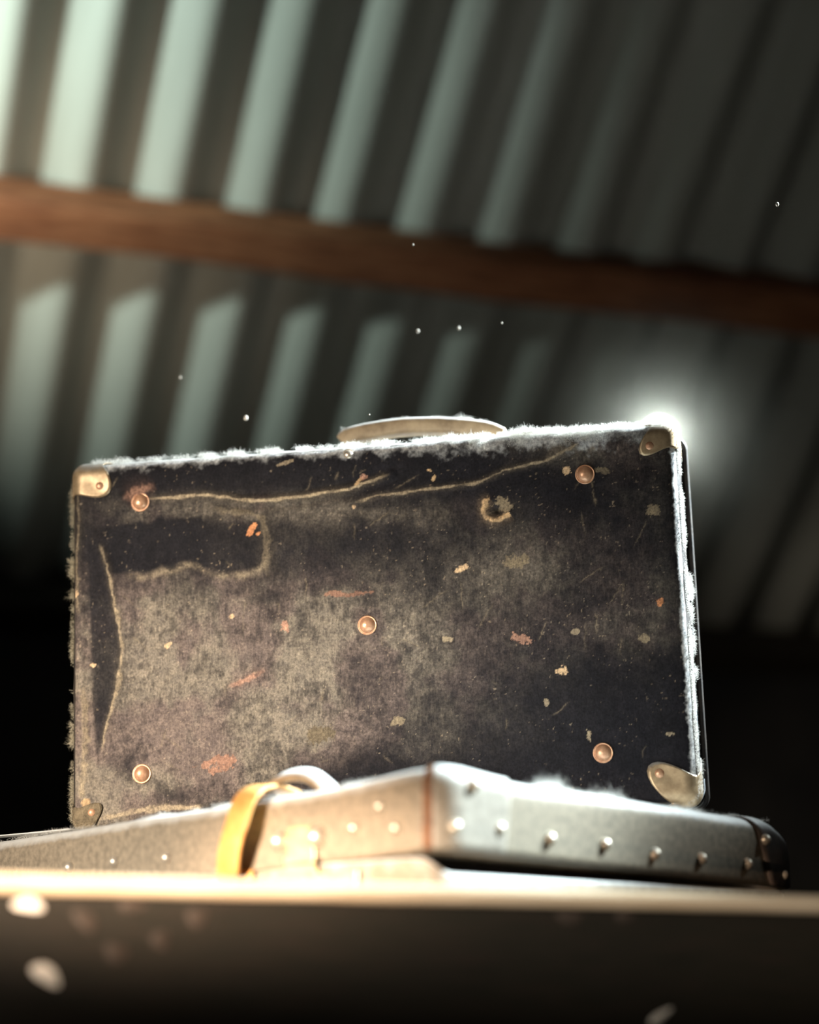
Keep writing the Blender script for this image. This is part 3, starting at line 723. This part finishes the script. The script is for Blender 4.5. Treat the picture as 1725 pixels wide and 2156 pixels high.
# corner caps: three lobes bent round each corner
def corner_cap(cx, cz, diag=0.046, edge=0.027, lobe=17, dusty=False):
    """cx, cz in {0,1}: which corner of the front"""
    V = []; F = []; off = 0; offs = 0.0012
    lo = np.array(LO) - offs; hi = np.array(HI) + offs; lo[1] = -offs
    nr, nph = 14, 22
    for face in range(3):
        ph = np.linspace(0, math.pi / 2, nph); t = np.linspace(0, 1, nr)
        Rr = edge + (diag - edge) * np.exp(-((np.degrees(ph) - (39 if face == 0 else 45)) / lobe) ** 2)
        TT, PH = np.meshgrid(t, ph, indexing='ij'); RRR = TT * Rr[None, :]
        p = RRR * np.cos(PH); q = RRR * np.sin(PH)
        if face: p = np.minimum(p, .05); q = np.minimum(q, 0.05)
        X0 = lo[0] if cx == 0 else hi[0]; sx = 1 if cx == 0 else -1; Z0 = lo[2] if cz == 0 else hi[2]; sz = 1 if cz == 0 else -1
        z = np.zeros_like(p)
        if face == 0: P = np.stack([X0 + sx * p, z + lo[1], Z0 + sz * q], -1)
        elif face == 1: P = np.stack([z + X0, lo[1] + p * .8, Z0 + sz * q], -1)
        else: P = np.stack([X0 + sx * p, lo[1] + q * .8, z + Z0], -1)
        Q, Nn = round_box(P, lo, hi, RR + offs)
        if face == 0:
            ins = smooth(0.012, 0.045, np.minimum(p, q)); Q[..., 1] += 0.0018 * ins
        V.append(Q.reshape(-1, 3)); F.append(grid_faces(nr, nph) + off); off += nr * nph
    o = mesh_obj('corner_cap', np.concatenate(V), np.concatenate(F), M['corner_metal'], case)
    o['label'] = 'dull brass corner cap'
    solid(o, 0.0012, 0)
    a = math.radians(39); d = diag - 0.014
    loc = Vector(((-1 if cx == 0 else 1) * (W / 2 - d * math.cos(a)), 0, (0 + d * math.sin(a)) if cz == 0 else H - d * math.sin(a)))
    rivet(0, 0, 'cap_rivet', 0.62, 0.0008, parent=o, local=loc)
    return o
corner_cap(0, 1, 0.053, 0.033, 24); corner_cap(1, 1, 0.050, 0.028); corner_cap(1, 0, 0.062, 0.028, 22); bl = corner_cap(0, 0, 0.042, 0.025)
bl.data.materials[0] = M['grimy_metal']; bl['label'] = 'corner cap buried under grime'

# carrying handle standing on the top edge
hy = 0.070
hp_ = [face_pt(x, y, hy) for (x, y) in [(724, 934), (738, 920), (790, 908), (850, 900), (920, 898), (985, 902), (1030, 908), (1060, 920)]]
hd = strap_obj('handle', hp_, (0, 1, 0.0), 0.024, 0.015, M['leather_grey'], case, 10); hd['label'] = 'grey-brown leather carrying handle'
for k, (x, y) in enumerate([(730, 924), (1060, 908)]):
    q = face_pt(x, y, hy); box('handle_mount', (q.x - .011, q.x + .011, hy - .014, hy + .014, H - 0.006, H + 0.007), M['corner_metal'], case, 0.002)

# ================================================================== LINT AND DUST
def lint(name, samples, mat, parent, label, lmin=.002, lmax=.007, width=.00022, seed=1, curl=.9):
    """samples: (n,7) array of position, normal and length scale in parent space -> curved fibre ribbons in one mesh"""
    r = np.random.default_rng(seed); S = np.asarray(samples); nS = len(S); K = 4
    p = S[:, :3].copy(); d = S[:, 3:6] + r.normal(0, curl, (nS, 3)); d /= np.linalg.norm(d, axis=1, keepdims=True)
    L = r.uniform(lmin, lmax, nS) * S[:, 6]; side = r.normal(0, 1, (nS, 3)); side -= d * (side * d).sum(1, keepdims=True); side /= np.linalg.norm(side, axis=1, keepdims=True)
    V = np.zeros((nS, K + 1, 2, 3)); w = width * r.uniform(.6, 1.4, nS)[:, None]
    for k in range(K + 1):
        ww = w * (1 - .7 * k / K); V[:, k, 0] = p + side * ww / 2; V[:, k, 1] = p - side * ww / 2
        p = p + d * (L / K)[:, None]; d = d + r.normal(0, .45, (nS, 3)); d /= np.linalg.norm(d, axis=1, keepdims=True)
    base = np.arange(nS)[:, None] * (K + 1) * 2; k = np.arange(K)[None, :] * 2
    F = np.stack([base + k, base + k + 1, base + k + 3, base + k + 2], -1).reshape(-1, 4)
    o = mesh_obj(name, V.reshape(-1, 3), F, mat, parent); o['kind'] = 'stuff'; o['label'] = label
    return o
def along(pts, nrm, dens, spread, seed, clump=30., thr=.35, hscale=1.0, normals_jit=.4):
    """scatter fibre roots along a polyline with clumpy density"""
    r = np.random.default_rng(seed); P = np.array([tuple(p) for p in pts], float)
    seg = np.linalg.norm(np.diff(P, axis=0), axis=1); Ls = np.r_[0, np.cumsum(seg)]; tot = Ls[-1]; out = []
    t = r.uniform(0, tot, int(dens * tot)); c = fbm(t * clump, np.zeros_like(t) + seed, 1., 3, seed)
    keep = r.random(len(t)) < smooth(thr, thr + .3, c); t = t[keep]; c = c[keep]
    q = np.stack([np.interp(t, Ls, P[:, i]) for i in range(3)], -1)
    sp_ = np.asarray(spread, float); q = q + (r.random((len(t), 3)) - .5) * 2 * sp_
    nn = np.tile(np.asarray(nrm, float), (len(t), 1))
    return np.c_[q, nn, hscale * (0.35 + 1.5 * np.clip(c - thr, 0, 1))]
top_pts = [(x, 0.010, H + 0.0005) for x in np.linspace(-W / 2 + .02, W / 2 - .012, 30)]
S = [along(top_pts, (0, -.2, 1), 22000, (.0, .009, .0006), 3, 60, .28, 1.0), along(top_pts, (0, -.5, .6), 9000, (.0, .006, .003), 4, 35, .36, .7),
     along([(.08, .010, H), (W / 2 - .01, .010, H)], (0, -.2, 1), 60000, (0, .009, .0012), 6, 60, .20, 1.1), along([(.10, .001, H - .008), (W / 2 - .07, .001, H - .008)], (0, -.7, .3), 60000, (0, .002, .006), 7, 40, .28, .8)]
cr = [(W / 2 - .016 + .015 * math.sin(t), .008, H - .016 + .015 * math.cos(t)) for t in np.linspace(0, math.pi / 2, 8)]
S.append(along(cr, (.6, -.2, .6), 60000, (.003, .008, .003), 8, 90, .18, 1.2))
S.append(along([(W / 2 - .002, .006, .03), (W / 2 - .001, .008, H - .02)], (1, -.5, .1), 42000, (.0016, .006, 0), 9, 40, .26, .62))
S.append(along([(W / 2 + .001, .03, .12), (W / 2 + .001, .03, .22)], (1, -.2, 0), 40000, (.002, .02, 0), 13, 60, .30, 1.1))
S.append(along([(W / 2 - .012, .004, .002), (W / 2 - .001, .004, .012), (W / 2, .006, .04)], (1, -.4, -.2), 26000, (.002, .004, .002), 10, 80, .25, .9))
lint('lint', np.concatenate(S), M['lint'], case, 'white lint and dust along the top and right edges', seed=2)
S = [along([(-W / 2, .012, .01), (-W / 2, .012, H - .02)], (-1, -.6, 0), 34000, (.001, .010, 0), 14, 55, .30, .9),
     along([(-W / 2, .012, .23), (-W / 2 - .002, .012, .27)], (-1, -.1, .2), 22000, (.003, .006, 0), 17, 80, .25, 1.6),
     along([(-W / 2, .010, .085), (-W / 2, .010, .105)], (-1, -.1, 0), 26000, (.003, .005, 0), 18, 80, .2, 1.6),
     along([(-W / 2 + .002, .008, .02), (-W / 2 + .006, .006, .003), (-W / 2 + .10, .006, .002)], (-.4, -.6, -.5), 26000, (.004, .005, .004), 15, 50, .30, 1.1)]
lint('lint_fringe', np.concatenate(S), M['lint_brown'], case, 'dingy brown lint along the left edge', seed=3)
hs = spline([tuple(p) for p in hp_], 10); hs[:, 2] += .0076
S = [along(hs, (0, 0, 1), 9000, (.0, .010, .0005), 20, 60, .42, .8), along(hs[:9], (-.4, 0, .8), 20000, (.003, .010, .002), 21, 80, .25, 1.0), along(hs[38:58], (0, 0, 1), 14000, (0, .01, .001), 22, 60, .3, 1.0)]
lint('lint', np.concatenate(S), M['lint'], case, 'white fluff caught on the handle', seed=5)
# settled dust on the trunk lid
def lid_edge(a0, b0, a1, b1, m_=30):
    out = []
    for t in np.linspace(0, 1, m_):
        a, b_ = a0 + (a1 - a0) * t, b0 + (b1 - b0) * t
        out.append((a, b_, LIDZ0 - .034 * a - .047 * b_ + LIDH + .0005))
    return out
S = [along(lid_edge(.03, .016, LA - .03, .016), (0, -.1, 1), 9000, (.004, .008, .0005), 30, 50, .33, .8),
     along(lid_edge(.016, .03, .016, .60), (0, 0, 1), 9000, (.008, .004, .0005), 31, 50, .33, .8),
     along(lid_edge(.13, .03, .17, .03), (0, 0, 1), 42000, (.007, .012, .004), 32, 60, .30, 2.6),
     along(lid_edge(.225, .03, .262, .03), (0, 0, 1), 50000, (.007, .012, .005), 33, 60, .30, 3.0),
     along(lid_edge(.30, .03, .31, .03), (0, 0, 1), 50000, (.004, .01, .001), 34, 60, .3, 1.2)]
lint('lint', np.concatenate(S), M['lint'], flat, 'white lint settled on the trunk lid', seed=6)
# cobweb threads on the right-hand edge of the suitcase
def thread(pts, r=.00022):
    V, F = tube_vf(spline(pts, 8), r, 5); o = mesh_obj('cobweb_thread', V, F, M['web'], case); return o
wp = [face_pt(x, y, .05) for (x, y) in [(1428, 950), (1432, 1040), (1444, 1200), (1456, 1350), (1466, 1480), (1474, 1600), (1481, 1650)]]
thread([tuple(p) for p in wp], .0003)
wp = [face_pt(x, y, .02) for (x, y) in [(1483, 1640), (1484, 1665), (1476, 1685), (1462, 1698), (1440, 1707)]]
thread([tuple(p) for p in wp], .0006)
wp = [face_pt(x, y, .02) for (x, y) in [(1440, 1300), (1446, 1315), (1458, 1322), (1462, 1340)]]
thread([tuple(p) for p in wp], .0003)

# ================================================================== LAMP ADDED BEHIND THE CASE FOR THE GLOW
LP = at(1388, 915, 2.62)
lm = Matrix.Translation(Vector((LP.x, LP.y, DECK)))
lamp = tag(empty('lamp', lm), 'glowing bare bulb on a stand shining behind the corner of the black suitcase', 'lamp')
hgt = LP.z - DECK
v, f = lathe_vf([(0, 0), (0.075, 0), (0.078, 0.006), (0.07, 0.014), (0.02, 0.024), (0.012, 0.03), (0, .03)], 32); mesh_obj('base', v, f, M['cap_leather'], lamp)
v, f = lathe_vf([(0, .028), (0.007, .028), (0.007, hgt - .075), (0, hgt - .075)], 16); mesh_obj('stem', v, f, M['cap_leather'], lamp)
v, f = lathe_vf([(0, hgt - .085), (0.012, hgt - .085), (0.017, hgt - .075), (0.017, hgt - .036), (0.014, hgt - .032), (0, hgt - .032)], 20); mesh_obj('socket', v, f, M['brass'], lamp)
prof = [(0.0, -.034), (0.012, -.034)] + [(0.022 * math.sin(t), -0.022 * math.cos(t)) for t in np.linspace(.55, math.pi, 14)]
v, f = lathe_vf([(max(r_, 0), z_ + hgt) for r_, z_ in prof], 24); mesh_obj('bulb', v, f, M['bulb'], lamp)  # bulb of the added lamp, there for the corner glow

# ================================================================== DUST MOTES IN THE AIR
iv, if_ = lathe_vf([(0.0, -1), (.38, -.92), (.71, -.71), (.92, -.38), (1, 0), (.92, .38), (.71, .71), (.38, .92), (0, 1)], 12)
mote_me = None
for (x, y, d, s) in [(518, 880, 1.78, .0024), (880, 697, 1.76, .0018), (966, 691, 1.76, .0018), (1057, 680, 1.8, .001), (870, 515, 1.82, .0012), (778, 873, 1.86, .0008), (1637, 430, 1.9, .0022), (380, 795, 1.74, .0012)]:
    if mote_me is None:
        o = mesh_obj('dust_mote', iv, if_, M['paint']); mote_me = o.data
    else:
        o = bpy.data.objects.new('dust_mote', mote_me); C.objects.link(o)
    o.location = at(x, y, d); o.scale = (s * .8, s * .8, s)
    tag(o, 'tiny pale speck of dust hanging in the air above the black suitcase', 'dust speck', 'dust specks in the air')

# ================================================================== DUSTY AIR ROUND THE LAMP
def haze():
    m = bpy.data.materials.new('dusty_air'); m.use_nodes = True; nt = m.node_tree
    nt.nodes.remove(nt.nodes['Principled BSDF'])
    t = nt.nodes.new('ShaderNodeTexCoord'); ln = nt.nodes.new('ShaderNodeVectorMath'); ln.operation = 'LENGTH'
    nt.links.new(t.outputs['Object'], ln.inputs[0])
    mr = nt.nodes.new('ShaderNodeMapRange'); mr.inputs[1].default_value = 0.0; mr.inputs[2].default_value = 0.24; mr.inputs[3].default_value = 1.0; mr.inputs[4].default_value = 0.0
    nt.links.new(ln.outputs['Value'], mr.inputs[0])
    v = nt.nodes.new('ShaderNodeVolumeScatter'); v.inputs['Color'].default_value = (0.85, 1.0, 0.95, 1)
    pw = nt.nodes.new('ShaderNodeMath'); pw.operation = 'POWER'; pw.inputs[1].default_value = 3.0; nt.links.new(mr.outputs[0], pw.inputs[0])
    sc = nt.nodes.new('ShaderNodeMath'); sc.operation = 'MULTIPLY'; sc.inputs[1].default_value = 1.9; nt.links.new(pw.outputs[0], sc.inputs[0])
    nt.links.new(sc.outputs[0], v.inputs['Density'])
    nt.links.new(v.outputs[0], nt.nodes['Material Output'].inputs['Volume'])
    a, f_ = lathe_vf([(0.24 * math.sin(q), -0.24 * math.cos(q)) for q in np.linspace(0, math.pi, 20)], 32)
    o = mesh_obj('dust_haze', a, f_, m); o.location = LP
    tag(o, 'faint dusty haze glowing round the lamp behind the black suitcase', 'haze', kind='stuff')
haze()
